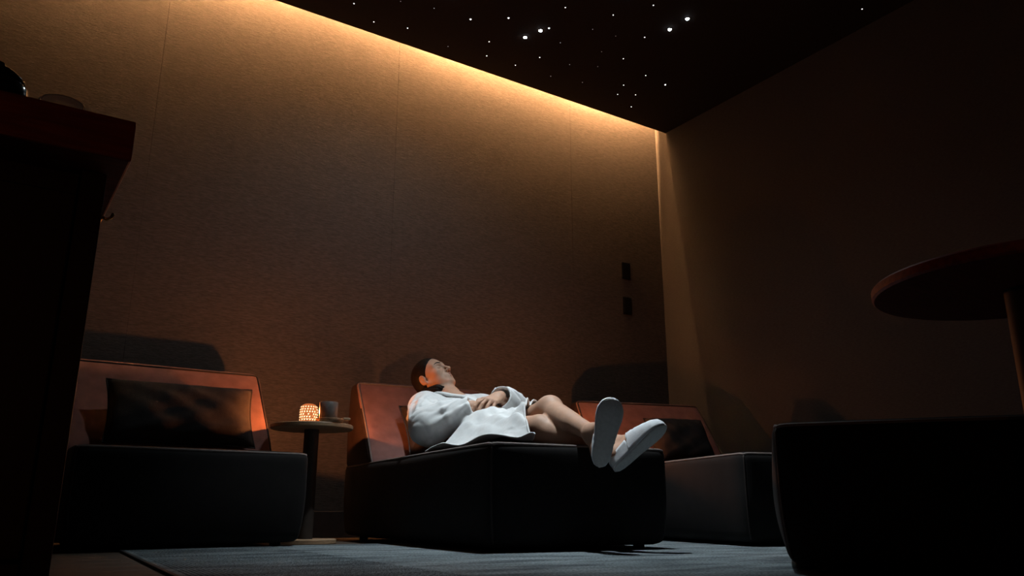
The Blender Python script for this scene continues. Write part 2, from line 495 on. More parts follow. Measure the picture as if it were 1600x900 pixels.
# ================================================================== LOUNGE CHAIRS
def lounge(name, loc, rz, width, seat_len, label, back=True, seat_h=0.388, group='low velvet lounge seats', cat='lounge chair', seat_mat=None):
    """local frame: y=0 front edge of the seat, +y towards the backrest, x from 0 to width"""
    t = empty(name, loc, rz)
    tag(t, label, cat, group)
    zb = 0.016
    L = seat_len + (0.50 if back else 0.0)
    h = seat_h - zb
    size = (width, L, h)
    off = (width / 2, L / 2, zb + h / 2)
    def tuck(P):
        # tucks in towards the floor, crowns on top
        Q = P.copy()
        v = np.clip(0.5 - P[:, 2] / h, 0, 1)
        s = 1 - 0.035 * np.clip((v - .45) / .55, 0, 1) ** 2
        Q[:, 0] = P[:, 0] * (1 - (1 - s) * (0.9 / width))
        Q[:, 1] = P[:, 1] * (1 - (1 - s) * (0.9 / L))
        return Q
    bl = (0.016, 0.016, 0.016)
    link('seat', soft_mesh('seat', size, 0.030, bl, 22, tuck, off, 0.003), seat_mat or M_SEAT, t, True)
    lp = soft_loop(size, 0.030, bl, 2, 1, tuck, off)
    link('piping', tube_mesh('piping', lp, 0.0055, 8, True), M_PIPE, t, True)
    # upright corner seams
    H = np.array(size) / 2
    for sx_ in (-1, 1):
        for sy_ in (-1, 1):
            P = np.array([[sx_ * H[0], sy_ * H[1], z] for z in np.linspace(-H[2], H[2], 16)])
            P = soft_fn(size, 0.030, bl, tuck)(P) + np.array(off)
            link('corner_seam', tube_mesh('corner_seam', P, 0.0035, 6), M_PIPED, t, True)
    foot = lathe('foot', [(0.0, 0.0), (0.022, 0.0), (0.026, 0.045), (0.0, 0.045)], 14)
    foot.materials.append(M_FOOT)
    for fx in (0.10, width - 0.10):
        for fy in (0.075, L - 0.10):
            o = link('foot', foot, None, t, True)
            o.location = (fx, fy, -RZ if (back and fy > 0.3) else 0)     # the rear feet stand off the rug
    if back:
        bz0, bz1 = seat_h - 0.02, 0.845
        bh = bz1 - bz0
        bsz = (width, 0.42, bh)
        boff = (width / 2, seat_len + 0.25, (bz0 + bz1) / 2)
        def lean(P):
            Q = P.copy()
            v = P[:, 2] / bh + 0.5          # 0 bottom .. 1 top
            u = P[:, 1] / 0.42 + 0.5        # 0 front .. 1 back
            front = 0.02 + 0.36 * np.clip(v, 0, 1) ** 1.1
            backy = 0.49 - 0.035 * np.clip(v - .35, 0, 1) ** 2
            Q[:, 1] = front + (backy - front) * u - 0.25
            Q[:, 0] = P[:, 0] * (1 - 0.018 * v)
            return Q
        blb = (0.01, 0.0, 0.006)
        bme = soft_mesh('backrest', bsz, 0.035, blb, 20, lean, boff, 0.003)
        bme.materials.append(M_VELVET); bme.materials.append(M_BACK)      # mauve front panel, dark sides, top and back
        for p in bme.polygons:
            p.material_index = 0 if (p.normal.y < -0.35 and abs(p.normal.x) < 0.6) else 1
        link('backrest', bme, None, t, True)
        lp = soft_loop(bsz, 0.035, blb, 1, -1, lean, boff)
        link('backrest_piping', tube_mesh('backrest_piping', lp, 0.0055, 8, True), M_PIPE if 'woman' in label else M_PIPED, t, True)
    return t

lounge('lounge_chair', (0.325, 3.46, RZ), math.radians(0), 0.91, 0.46, 'short velvet lounge chair beside the counter, dark cushion on it')
lounge('chaise_lounge', (1.562, 2.50, RZ), math.radians(-6), 0.79, 1.36, 'long velvet chaise lounge carrying the reclining woman', cat='chaise lounge')
lounge('chaise_lounge', (2.735, 2.36, RZ), math.radians(-16), 0.92, 1.52, 'long velvet chaise lounge in the far right corner behind her feet', cat='chaise lounge')
lounge('ottoman', (1.63, 1.31, RZ), math.radians(-52), 0.95, 0.95, 'near black ottoman filling the lower right foreground', back=False, seat_h=0.352, cat='ottoman')

# cushions
def cushion(label, loc, rot, size, m=M_PILLOW, cat='cushion'):
    t = empty('cushion', loc)
    t.rotation_euler = rot
    w, h, th = size
    n = 26
    V, Fc = [], []
    for s in (1, -1):
        base = len(V)
        for i in range(n + 1):
            for j in range(n + 1):
                u, v = 2 * i / n - 1, 2 * j / n - 1
                pin = 1 - 0.07 * (1 - u * u) * abs(v) ** 3 
                pin2 = 1 - 0.05 * (1 - v * v) * abs(u) ** 3
                e = max(0.0, (1 - u ** 4)) ** 0.6 * max(0.0, (1 - v ** 4)) ** 0.6
                wr = 0.006 * math.sin(9 * u + 4 * v * v) * math.sin(7 * v + 2 * u) * e
                V.append((u * w / 2 * pin2, s * (th / 2 * e) + wr, v * h / 2 * pin))
        for i in range(n):
            for j in range(n):
                q = [base + i * (n + 1) + j, base + (i + 1) * (n + 1) + j, base + (i + 1) * (n + 1) + j + 1, base + i * (n + 1) + j + 1]
                if s > 0: q.reverse()
                Fc.append(q)
    me = pydata('cover', V, Fc)
    bm = bmesh.new(); bm.from_mesh(me)
    bmesh.ops.remove_doubles(bm, verts=bm.verts, dist=1e-5)
    bmesh.ops.recalc_face_normals(bm, faces=bm.faces)
    bm.to_mesh(me); bm.free()
    link('cover', me, m, t, True)
    lp = []
    for c in range(4):
        for i in range(24):
            q = 2 * i / 24 - 1
            u, v = [(q, -1), (1, q), (-q, 1), (-1, -q)][c]
            pin = 1 - 0.07 * (1 - u * u) * abs(v) ** 3
            pin2 = 1 - 0.05 * (1 - v * v) * abs(u) ** 3
            lp.append((u * w / 2 * pin2, 0, v * h / 2 * pin))
    link('seam', tube_mesh('seam', lp, 0.004, 6, True), M_PIPED, t, True)
    return tag(t, label, cat, 'dark cushions on the lounges')
cushion('long dark lumbar cushion lying against the left chair backrest', (0.80, 3.99, 0.585), (math.radians(-24), 0, math.radians(0)), (0.66, 0.32, 0.15))
cushion('dark cushion tucked behind the back of the woman', (2.17, 3.88, 0.560), (math.radians(-34), 0, math.radians(-5)), (0.54, 0.34, 0.17))
cushion('dark cushion at the right end of the corner chaise', (3.62, 3.60, 0.560), (math.radians(-32), 0, math.radians(-16)), (0.40, 0.34, 0.15))

# ================================================================== SIDE TABLES
def side_table(loc, r, label, top_m=M_OAK, base_off=(0.02, -0.03)):
    t = empty('side_table', loc)
    tag(t, label, 'side table', 'round side tables')
    zt = 0.560
    link('tabletop', lathe('tabletop', [(0, zt - .022), (r - .004, zt - .022), (r, zt - .018), (r, zt - .004), (r - .004, zt), (0, zt)], 64), top_m, t, True)
    link('stem', lathe('stem', [(0, 0.018), (0.036, 0.018), (0.036, zt - .0225), (0, zt - .0225)], 28), M_STEMDK, t, True)
    link('base', lathe('base', [(0, 0), (0.145, 0), (0.148, .003), (0.148, .019), (0.144, .022), (0, .022)], 56), top_m, t, True)
    for o in t.children:
        for p in o.data.polygons:
            pass
    return t
def flat_caps(t):
    for o in t.children:
        me = o.data
        try:
            me.set_sharp_from_angle(angle=math.radians(40))
        except Exception:
            pass
T1 = (1.395, 3.90, 0.0)
ta = side_table(T1, 0.20, 'round oak side table between the left chair and the woman'); flat_caps(ta)
T2 = (2.90, 3.86, 0.0)
tb = side_table(T2, 0.20, 'round side table hidden behind the woman, between the two chaises'); flat_caps(tb)
T3 = (1.590, 0.675, RZ)
tc_ = side_table(T3, 0.262, 'round red-brown side table in the right foreground', M_REDWOOD); flat_caps(tc_)

# lanterns
def lantern(loc, label, power):
    t = empty('lantern', loc)
    t.scale = (1, 1, 1.2)
    tag(t, label, 'lantern', 'pierced candle lanterns')
    R, Hh = 0.043, 0.084
    prof = [(0.030, 0.0), (0.040, 0.002), (0.0425, 0.012), (R, 0.03), (R, 0.055), (0.040, 0.070), (0.032, 0.080), (0.020, Hh), (0.0, Hh + .0005)]
    m = MATS.get('lantern_porcelain')
    if m is None:
        m = bpy.data.materials.new('lantern_porcelain'); m.use_nodes = True
        n, l = nt(m)
        b = n['Principled BSDF']
        b.inputs['Base Color'].default_value = (0.003, 0.0015, 0.001, 1)
        b.inputs['Roughness'].default_value = 0.6
        b.inputs['Specular IOR Level'].default_value = 0.0
        b.inputs['Emission Color'].default_value = (1.0, 0.36, 0.12, 1)
        b.inputs['Emission Strength'].default_value = 0.42
        tr = n.new('ShaderNodeBsdfTransparent'); tr.inputs[0].default_value = (1, .9, .8, 1)
        mx = n.new('ShaderNodeMixShader'); mx.inputs[0].default_value = 0.5
        l.new(b.outputs[0], mx.inputs[1]); l.new(tr.outputs[0], mx.inputs[2])
        l.new(mx.outputs[0], n['Material Output'].inputs['Surface'])
        MATS['lantern_porcelain'] = m
    link('shell', lathe('shell', prof, 40), m, t, True)
    # pierced holes glowing
    V, Fc = [], []
    rows = 7
    for rI in range(rows):
        z = 0.008 + rI * 0.0105
        # radius by profile
        pr = [(0.002, .040), (0.012, .0425), (0.03, R), (0.055, R), (0.070, .040), (0.080, .032)]
        rr = np.interp(z, [q[0] for q in pr], [q[1] for q in pr])
        nn = int(2 * math.pi * rr / 0.0128)
        for k in range(nn):
            a = 2 * math.pi * (k + 0.5 * (rI % 2)) / nn
            if rng.random() < 0.12: continue
            c = Vector(((rr + .0006) * math.cos(a), (rr + .0006) * math.sin(a), z))
            e1 = Vector((-math.sin(a), math.cos(a), 0)); e2 = Vector((0, 0, 1)) if z < .06 else Vector((-math.cos(a) * .45, -math.sin(a) * .45, .9))
            nrm = e1.cross(e2)
            b0 = len(V)
            V.append(c + nrm * .0007)
            for q in range(6):
                an = math.pi / 3 * q
                V.append(c + e1 * (0.0031 * math.cos(an)) + e2 * (0.0031 * math.sin(an)))
            for q in range(6):
                Fc.append((b0, b0 + 1 + q, b0 + 1 + (q + 1) % 6))
    d = link('glowing_hole', pydata('glowing_hole', V, Fc), emit('lantern_hole', (1.0, 0.68, 0.36), 3.0), t)
    tag(d, kind='stuff')
    link('saucer', lathe('saucer', [(0, 0.001), (0.028, 0.001), (0.030, 0.004), (0.0, 0.005)], 20), M_FOOT, t, True)
    ld = bpy.data.lights.new('candle_flame', 'POINT'); ld.energy = power; ld.color = (1.0, 0.33, 0.095); ld.shadow_soft_size = 0.011
    lo = bpy.data.objects.new('flame', ld); COL.objects.link(lo); lo.parent = t; lo.location = (0, 0, 0.052)
    return t
lantern((1.370, 3.89, 0.5605), 'glowing pierced lantern on the oak side table', LANTERN_POWER * 1.35)
lantern((2.95, 3.85, 0.5605), 'pierced lantern behind the woman that lights the wall', LANTERN_POWER * 1.15)

T4 = (-0.45, -0.40, 0.0)
td = side_table(T4, 0.20, 'unseen round oak side table added behind the viewpoint for the fill lantern'); flat_caps(td)  # added out of view, only carries the fill lantern
lantern((-0.45, -0.40, 0.5605), 'unseen pierced lantern added behind the viewpoint to light the foreground', LANTERN_POWER * 0.2)  # added as warm fill for the counter and near table edges

# mug on a small tray
tr = empty('serving_tray', (1.432, 3.765, 0.5605)); tag(tr, 'small round wooden tray under the mug', 'tray')
link('plate', lathe('plate', [(0, 0), (0.060, 0), (0.064, .003), (0.068, .016), (0.068, .020), (0.065, .021), (0.063, .018), (0, .018)], 40), M_OAK, tr, True); flat_caps(tr)
box('handle', (0.060, -0.026, 0.017), (0.098, 0.012, 0.029), M_OAK, tr, bevel=0.003)
mg = empty('mug', (1.424, 3.765, 0.5790)); tag(mg, 'dark straight-sided stoneware mug beside the lantern', 'mug')
link('cup', lathe('cup', [(0, 0), (0.040, 0), (0.043, .004), (0.0445, .045), (0.0445, .080), (0.043, .0815), (0.041, .080), (0.041, .01), (0, .008)], 44), M_MUG, mg, True)
hp = [(0.0 + 0.043 * math.cos(math.radians(60)) + 0.026 * math.sin(a) * math.cos(math.radians(60)), 0.043 * math.sin(math.radians(60)) + 0.026 * math.sin(a) * math.sin(math.radians(60)), 0.045 + 0.026 * math.cos(a)) for a in np.linspace(0.05, math.pi - .05, 14)]
link('handle', tube_mesh('handle', hp, 0.0045, 8), M_MUG, mg, True)

# ================================================================== COUNTER (left foreground)
ct = empty('counter', (0, 1.318, 0)); tag(ct, 'dark red-brown counter in the left foreground', 'counter')
box('countertop', (-1.45, 0.0, 0.683), (0.147, 0.60, 0.753), M_REDWOOD, ct, bevel=0.004)
box('side_panel', (0.085, 0.075, 0.0), (0.122, 0.56, 0.6825), M_CABINET, ct, bevel=0.002)
for i in range(3):
    x1 = 0.083 - i * 0.5
    dr = box('door', (x1 - 0.496, 0.075, 0.08), (x1, 0.10, 0.64), M_CABINET, ct, bevel=0.003)
    kn = lathe('knob', [(0, 0), (0.006, 0), (0.006, .012), (0.012, .016), (0.012, .024), (0, .026)], 16)
    o = link('knob', kn, M_BRASS, dr, True); o.location = (x1 - 0.44, 0.075, 0.5); o.rotation_euler = (math.pi / 2, 0, 0)
box('carcass', (-1.42, 0.102, 0.03), (0.083, 0.55, 0.6825), M_CABINET, ct)
box('plinth', (-1.42, 0.13, 0.0), (0.083, 0.5, 0.0295), M_CABINET, ct)
hk = empty('hook', (0.123, 0.105, 0.622), 0, ct)
hk_bm = bmesh.new(); box_bm(hk_bm, (0.0015, 0, 0), (0.003, 0.016, 0.022), 0.001, 1)
me = bpy.data.meshes.new('hook_plate'); hk_bm.to_mesh(me); hk_bm.free(); link('hook_plate', me, M_BRASS, hk)
link('hook_arm', tube_mesh('hook_arm', [(0.002, 0, -.004), (0.010, 0, -.007), (0.016, 0, -.003), (0.019, 0, .005)], 0.0028, 8), M_BRASS, hk, True)

bp_ = empty('jar', (-0.055, 1.46, 0.7535)); tag(bp_, 'black glazed round jar at the left edge on the counter', 'jar')
link('body', lathe('body', [(0, 0), (0.032, 0), (0.044, .01), (0.052, .04), (0.050, .065), (0.040, .078), (0, .078)], 44), M_BLACKCER, bp_, True)
link('lid', lathe('lid', [(0.042, .078), (0.043, .081), (0.030, .094), (0.012, .100), (0.010, .110), (0, .112)], 44), M_BLACKCER, bp_, True)
def glass_mat():
    m = bpy.data.materials.new('clear_glass'); m.use_nodes = True
    b = m.node_tree.nodes['Principled BSDF']
    b.inputs['Base Color'].default_value = (0.9, 0.9, 0.9, 1); b.inputs['Transmission Weight'].default_value = 1.0
    b.inputs['Roughness'].default_value = 0.03; b.inputs['IOR'].default_value = 1.45
    return m
gd = tag(link('glass_dish', lathe('glass_dish', [(0, 0), (0.03, 0), (0.045, .012), (0.052, .026), (0.0535, .0265), (0.054, .0255), (0.047, .011), (0.032, -.0), (0, 0.003)], 48), glass_mat(), None, True),
         'low clear glass dish on the counter', 'dish')
gd.location = (0.042, 1.372, 0.7535); gd.scale = (0.62, 0.62, 0.9)

# ================================================================== WALL SWITCH PLATES
for zc, lab in ((2.018, 'upper of two black plates on the back wall near the corner'), (1.728, 'lower of two black plates on the back wall near the corner')):
    t = empty('wall_plate', (4.20, YB, zc)); tag(t, lab, 'wall plate', 'black plates on the back wall')
    box('faceplate', (-0.045, -0.009, -0.07), (0.045, -0.0005, 0.07), M_PLATE, t, bevel=0.003)
    for s in (-1, 1):
        box('rocker', (-0.032, -0.012, s * 0.031 - 0.026), (0.032, -0.0088, s * 0.031 + 0.026), M_PLATE, t, bevel=0.0015)
#PERSON#
# ================================================================== PERSON
# signed distance tools: shapes are blended and meshed with surface nets
def v3(*a): return np.array(a, np.float32)
def sd_cone(P, a, b, ra, rb):
    a = np.asarray(a, np.float32); b = np.asarray(b, np.float32)
    ab = b - a
    t = np.clip(((P - a) @ ab) / float(ab @ ab), 0, 1)
    return np.linalg.norm(P - a - t[:, None] * ab, axis=1) - (ra + (rb - ra) * t)
def sd_ell(P, c, r, M=None):
    Q = P - np.asarray(c, np.float32)
    if M is not None:
        Q = Q @ np.asarray(M, np.float32).T          # rows of M are the local axes
    r = np.asarray(r, np.float32)
    k0 = np.linalg.norm(Q / r, axis=1)
    k1 = np.linalg.norm(Q / (r * r), axis=1)
    return k0 * (k0 - 1) / np.maximum(k1, 1e-6)
def smin(a, b, k):
    h = np.maximum(k - np.abs(a - b), 0) / k
    return np.minimum(a, b) - h * h * k * 0.25
def smax(a, b, k):
    return -smin(-a, -b, k)
def mesh_sdf(fn, lo, hi, h):
    lo = np.array(lo, np.float32); hi = np.array(hi, np.float32)
    n = np.ceil((hi - lo) / h).astype(int) + 1
    ax = [lo[i] + h * np.arange(n[i], dtype=np.float32) for i in range(3)]
    G = np.stack(np.meshgrid(*ax, indexing='ij'), -1).reshape(-1, 3)
    f = np.empty(len(G), np.float32)
    st = 400000
    for i in range(0, len(G), st):
        f[i:i + st] = fn(G[i:i + st])
    f = f.reshape(n)
    nx, ny, nz = n - 1
    cs = [(i, j, k) for i in (0, 1) for j in (0, 1) for k in (0, 1)]
    sub = {c: f[c[0]:c[0] + nx, c[1]:c[1] + ny, c[2]:c[2] + nz] for c in cs}
    neg = sum((sub[c] < 0).astype(np.int8) for c in cs)
    act = (neg > 0) & (neg < 8)
    idx = -np.ones(act.shape, np.int64)
    cells = np.argwhere(act)
    idx[act] = np.arange(len(cells))
    acc = np.zeros((len(cells), 3)); cnt = np.zeros(len(cells))
    for a in cs:
        for d in range(3):
            if a[d] == 0:
                b = list(a); b[d] = 1; b = tuple(b)
                fa = sub[a][act].astype(float); fb = sub[b][act].astype(float)
                m = (fa < 0) != (fb < 0)
                t = np.where(m, fa / np.where(m, fa - fb, 1), 0)
                p = np.array(a, float)[None].repeat(len(cells), 0)
                p[:, d] = t
                acc[m] += p[m]; cnt[m] += 1
    V = (cells + acc / cnt[:, None]) * h + lo
    Fc = []
    for d in range(3):
        e1, e2 = (d + 1) % 3, (d + 2) % 3
        sl0 = [slice(None)] * 3; sl1 = [slice(None)] * 3
        sl0[d] = slice(0, n[d] - 1); sl1[d] = slice(1, n[d])
        s0 = f[tuple(sl0)] < 0; s1 = f[tuple(sl1)] < 0
        ch = np.argwhere(s0 != s1)
        ok = (ch[:, e1] > 0) & (ch[:, e2] > 0) & (ch[:, e1] < n[e1] - 1) & (ch[:, e2] < n[e2] - 1)
        ch = ch[ok]
        flip = s0[tuple(ch.T)]
        def cell(o1, o2):
            c = ch.copy(); c[:, e1] += o1; c[:, e2] += o2
            return idx[tuple(c.T)]
        q = np.stack([cell(-1, -1), cell(0, -1), cell(0, 0), cell(-1, 0)], 1)
        q[~flip] = q[~flip][:, ::-1]
        Fc.append(q)
    Fc = np.concatenate(Fc)
    return V, Fc[(Fc >= 0).all(1)]
def np_mesh(name, parts, smooth_it=0):
    Vs, Fs, b = [], [], 0
    for V, Fc in parts:
        Vs.append(V); Fs.append(Fc + b); b += len(V)
    V = np.concatenate(Vs); Fc = np.concatenate(Fs)
    me = bpy.data.meshes.new(name)
    me.vertices.add(len(V)); me.vertices.foreach_set('co', V.astype(np.float32).ravel())
    me.loops.add(Fc.size); me.loops.foreach_set('vertex_index', Fc.ravel().astype(np.int32))
    me.polygons.add(len(Fc)); me.polygons.foreach_set('loop_start', np.arange(0, Fc.size, 4, dtype=np.int32))
    me.update(calc_edges=True); me.validate()
    me.polygons.foreach_set('use_smooth', np.ones(len(me.polygons), bool))
    return me
def relax(V, Fc, it=2, lam=0.5):
    n = len(V)
    for _ in range(it):
        S = np.zeros((n, 3)); C = np.zeros(n)
        for k in range(4):
            a, b = Fc[:, k], Fc[:, (k + 1) % 4]
            for q in range(3):
                S[:, q] += np.bincount(a, V[b, q], n) + np.bincount(b, V[a, q], n)
            C += np.bincount(a, minlength=n) + np.bincount(b, minlength=n)
        V = V + lam * (S / np.maximum(C, 1)[:, None] - V)
    return V
_k = rng.normal(0, 1, (24, 3)).astype(np.float32); _ph = rng.uniform(0, 6.28, 24).astype(np.float32)
def wob(P, scale, i0=0, n=6, stretch=(1, 1, 1)):
    Q = P * np.asarray(stretch, np.float32) * scale
    return sum(np.sin(Q @ _k[(i0 + i) % 24] + _ph[(i0 + i) % 24]) for i in range(n)) / n
def nrm(v):
    v = np.asarray(v, float); return v / np.linalg.norm(v)
def ridge(x):
    return 1 - np.abs(np.sin(x)) ** 0.7

SKIN = mat('skin', (0.47, 0.275, 0.19), rough=0.55, spec=0.3, var=0.05, nscale=60, bump=0.05, bscale=900, sss=0.12)
LIPM = mat('lip_skin', (0.36, 0.13, 0.10), rough=0.4, spec=0.4, var=0.05)
HAIRM = mat('dark_brown_hair', (0.008, 0.005, 0.004), rough=0.6, spec=0.1, var=0.35, nscale=60, stretch=(1, 1, 8), bump=0.5, bscale=90, bstretch=(2, 2, .4))
ROBEM = mat('white_robe_cloth', (0.70, 0.70, 0.70), rough=0.9, spec=0.15, var=0.04, nscale=50, bump=0.35, bscale=500, sheen=0.2, sheen_tint=(1, 1, 1))
def wrinkle(m, scale, dist, strength):
    n, l = nt(m)
    b = n['Principled BSDF']
    tc = n.new('ShaderNodeTexCoord')
    nz = n.new('ShaderNodeTexNoise'); nz.inputs['Scale'].default_value = scale; nz.inputs['Detail'].default_value = 0.6; nz.inputs['Distortion'].default_value = 0.9
    l.new(tc.outputs['Object'], nz.inputs['Vector'])
    bp = n.new('ShaderNodeBump'); bp.inputs['Strength'].default_value = strength; bp.inputs['Distance'].default_value = dist
    l.new(nz.outputs['Fac'], bp.inputs['Height'])
    old = b.inputs['Normal'].links[0].from_node
    l.new(bp.outputs[0], old.inputs['Normal'])
wrinkle(ROBEM, 11.0, 0.02, 0.45)
SLIPM = mat('white_slipper_cloth', (0.68, 0.70, 0.73), rough=0.9, spec=0.15, var=0.05, nscale=60, bump=0.35, bscale=450)
SOLEM = mat('grey_foam_sole', (0.55, 0.54, 0.53), rough=0.85, spec=0.2, var=0.08, nscale=90, bump=0.35, bscale=500)

person = empty('person', (2.02, 3.12, 0.42))
tag(person, 'woman in a white bathrobe and slippers reclining with closed eyes', 'person')
def pl(name, me, m, parent=None, smooth=True):
    o = link(name, me, m, parent or person, smooth)
    if parent is None:
        o.location = -person.location
    return o

# ---- frames
HC = np.array([2.022, 3.825, 0.842])
HF = nrm((0.27, -0.74, 0.615))
HU = np.array([-0.36, 0.66, 0.62]); HU = nrm(HU - HU @ HF * HF)
HL = np.cross(HU, HF)
HM = np.stack([HL, HF, HU])          # local (l,f,u) -> world : v @ HM
def head_world(V): return V @ HM + HC
NECK = (np.array([2.06, 3.715, 0.735]) - HC) @ HM.T
CHESTL = (np.array([2.06, 3.60, 0.65]) - HC) @ HM.T

def head_base(P):
    A = P.copy(); A[:, 0] = np.abs(A[:, 0])
    d = sd_ell(P, (0, -0.018, 0.034), (0.073, 0.094, 0.083))
    d = smin(d, sd_ell(P, (0, 0.030, -0.012), (0.060, 0.058, 0.092)), 0.03)
    d = smin(d, sd_ell(P, (0, 0.040, -0.068), (0.043, 0.046, 0.042)), 0.03)
    d = smin(d, sd_cone(A, (0.054, -0.004, -0.045), (0.018, 0.066, -0.094), 0.017, 0.017), 0.025)
    d = smin(d, sd_ell(P, (0, 0.074, -0.098), (0.020, 0.015, 0.014)), 0.018)
    d = smin(d, sd_ell(A, (0.036, 0.040, -0.050), (0.022, 0.028, 0.032)), 0.02)
    d = smin(d, sd_ell(A, (0.041, 0.056, -0.020), (0.022, 0.022, 0.020)), 0.022)
    d = smin(d, sd_cone(A, (0.046, 0.062, 0.022), (0.010, 0.080, 0.021), 0.009, 0.010), 0.02)
    d = smax(d, -sd_ell(A, (0.032, 0.093, 0.003), (0.019, 0.014, 0.011)), 0.012)
    d = smin(d, sd_ell(A, (0.031, 0.0685, 0.001), (0.0135, 0.0135, 0.0115)), 0.004)
    nz = sd_cone(P, (0, 0.082, 0.014), (0, 0.108, -0.030), 0.0075, 0.0085)
    nz = smin(nz, sd_ell(P, (0, 0.109, -0.033), (0.0105, 0.0105, 0.009)), 0.008)
    nz = smin(nz, sd_ell(A, (0.0105, 0.097, -0.037), (0.0075, 0.010, 0.0075)), 0.006)
    d = smin(d, nz, 0.012)
    d = smax(d, -sd_ell(A, (0.0055, 0.103, -0.0425), (0.0032, 0.005, 0.003)), 0.003)
    d = smin(d, sd_ell(P, (0, 0.080, -0.064), (0.026, 0.014, 0.018)), 0.014)
    return d
def lips_sdf(P):
    A = P.copy(); A[:, 0] = np.abs(A[:, 0])
    u = sd_cone(A, (0.003, 0.0945, -0.0585), (0.0215, 0.082, -0.0645), 0.0052, 0.0018)
    lo = sd_cone(A, (0.0, 0.0935, -0.0695), (0.019, 0.083, -0.0660), 0.0060, 0.0020)
    return np.minimum(u, lo)
def head_fn(P):
    A = P.copy(); A[:, 0] = np.abs(A[:, 0])
    d = head_base(P)
    d = smin(d, lips_sdf(P) + 0.0012, 0.004)
    # ear
    e = sd_ell(A, (0.074, -0.020, -0.006), (0.0085, 0.019, 0.031))
    e = smax(e, -sd_ell(A, (0.083, -0.017, -0.002), (0.007, 0.010, 0.017)), 0.004)
    e = smin(e, sd_ell(A, (0.0715, -0.012, -0.033), (0.006, 0.009, 0.009)), 0.006)
    d = smin(d, e, 0.006)
    # neck
    n_ = sd_cone(P, (0, -0.022, -0.045), NECK, 0.050, 0.052)
    n_ = smin(n_, sd_cone(P, NECK, CHESTL, 0.052, 0.085), 0.03)
    d = smin(d, n_, 0.022)
    return d
Vh, Fh = mesh_sdf(head_fn, (-0.16, -0.15, -0.30), (0.16, 0.14, 0.13), 0.0023)
Vh = relax(Vh, Fh, 2)
head_part = (head_world(Vh), Fh)

# ---- legs
LHIP, LKNEE, LANK = v3(2.10, 3.12, 0.50), v3(2.035, 2.785, 0.566), v3(1.945, 2.385, 0.428)
RHIP, RKNEE, RANK = v3(1.94, 3.12, 0.49), v3(1.955, 2.750, 0.476), v3(2.075, 2.410, 0.392)
# slipper frames: origin = heel end of the sole, T toe direction, N outward sole normal
LT = nrm((-0.03, -0.38, 0.925)); LN = np.array([-0.48, -0.82, -0.32]); LN = nrm(LN - LN @ LT * LT); LS = np.cross(LT, LN)
RT = nrm((0.46, -0.60, 0.62)); RN = np.array([0.12, -0.60, -0.74]); RN = nrm(RN - RN @ RT * RT); RS = np.cross(RT, RN)
LHEEL = np.array([1.912, 2.315, 0.300]); RHEEL = np.array([2.012, 2.345, 0.288])
FL = 0.258
def foot_fn(P, heel, T, N, S, ank):
    w = lambda t, s, n: (heel + T * t + S * s + N * n)
    d = sd_cone(P, ank, w(0.045, 0, -0.046), 0.036, 0.028)
    d = smin(d, sd_cone(P, w(0.045, 0, -0.046), w(0.165, 0.0, -0.042), 0.028, 0.023), 0.03)
    d = smin(d, sd_cone(P, ank, w(0.150, 0.0, -0.042), 0.034, 0.022), 0.03)
    d = smin(d, sd_cone(P, w(0.165, -0.020, -0.036), w(0.225, -0.016, -0.030), 0.020, 0.011), 0.02)
    d = smin(d, sd_cone(P, w(0.165, 0.020, -0.036), w(0.220, 0.016, -0.030), 0.020, 0.011), 0.02)
    return d
def legs_fn(P):
    d = None
    for hip, kn, an, heel, T, N, S in ((LHIP, LKNEE, LANK, LHEEL, LT, LN, LS), (RHIP, RKNEE, RANK, RHEEL, RT, RN, RS)):
        ax = (an - kn)
        th = sd_cone(P, hip, kn, 0.072, 0.057)
        cal = kn + ax * 0.28 + v3(0, -0.004, -0.012)
        sh = smin(sd_cone(P, kn, an, 0.047, 0.031), sd_cone(P, cal - ax * .12, cal + ax * .25, 0.046, 0.036), 0.03)
        g = smin(th, sh, 0.03)
        g = smin(g, sd_ell(P, kn + v3(0, -0.012, 0.016), (0.040, 0.042, 0.038)), 0.02)
        g = smin(g, foot_fn(P, heel, T, N, S, an), 0.02)
        d = g if d is None else smin(d, g, 0.008)
    return d
Vl, Fl = mesh_sdf(legs_fn, (1.78, 2.20, 0.26), (2.30, 3.24, 0.66), 0.0046)
Vl = relax(Vl, Fl, 2)

# ---- torso and arms under the robe
RSH, REL, RWR = v3(1.875, 3.64, 0.655), v3(1.775, 3.385, 0.530), v3(1.925, 3.262, 0.606)
LSH, LEL, LWR = v3(2.235, 3.63, 0.665), v3(2.330, 3.39, 0.590), v3(2.105, 3.278, 0.676)
TAX = nrm((0.03, 0.62, 0.20)); TSIDE = nrm(np.cross(TAX, (0, 0, 1))); TUP = np.cross(TSIDE, TAX)
TM = np.stack([TSIDE, TAX, TUP])
def torso_fn(P):
    d = sd_ell(P, (2.05, 3.55, 0.590), (0.155, 0.20, 0.085), TM)
    d = smin(d, sd_ell(P, (2.03, 3.32, 0.520), (0.13, 0.2, 0.075), TM), 0.05)
    d = smin(d, sd_ell(P, (2.02, 3.14, 0.495), (0.155, 0.14, 0.075), TM), 0.05)
    for a, b, c in ((RSH, REL, RWR), (LSH, LEL, LWR)):
        d = smin(d, smin(sd_cone(P, a, b, 0.050, 0.042), sd_cone(P, b, c, 0.040, 0.026), 0.02), 0.03)
    return d
Vt, Ft = mesh_sdf(torso_fn, (1.70, 2.95, 0.38), (2.42, 3.80, 0.78), 0.009)

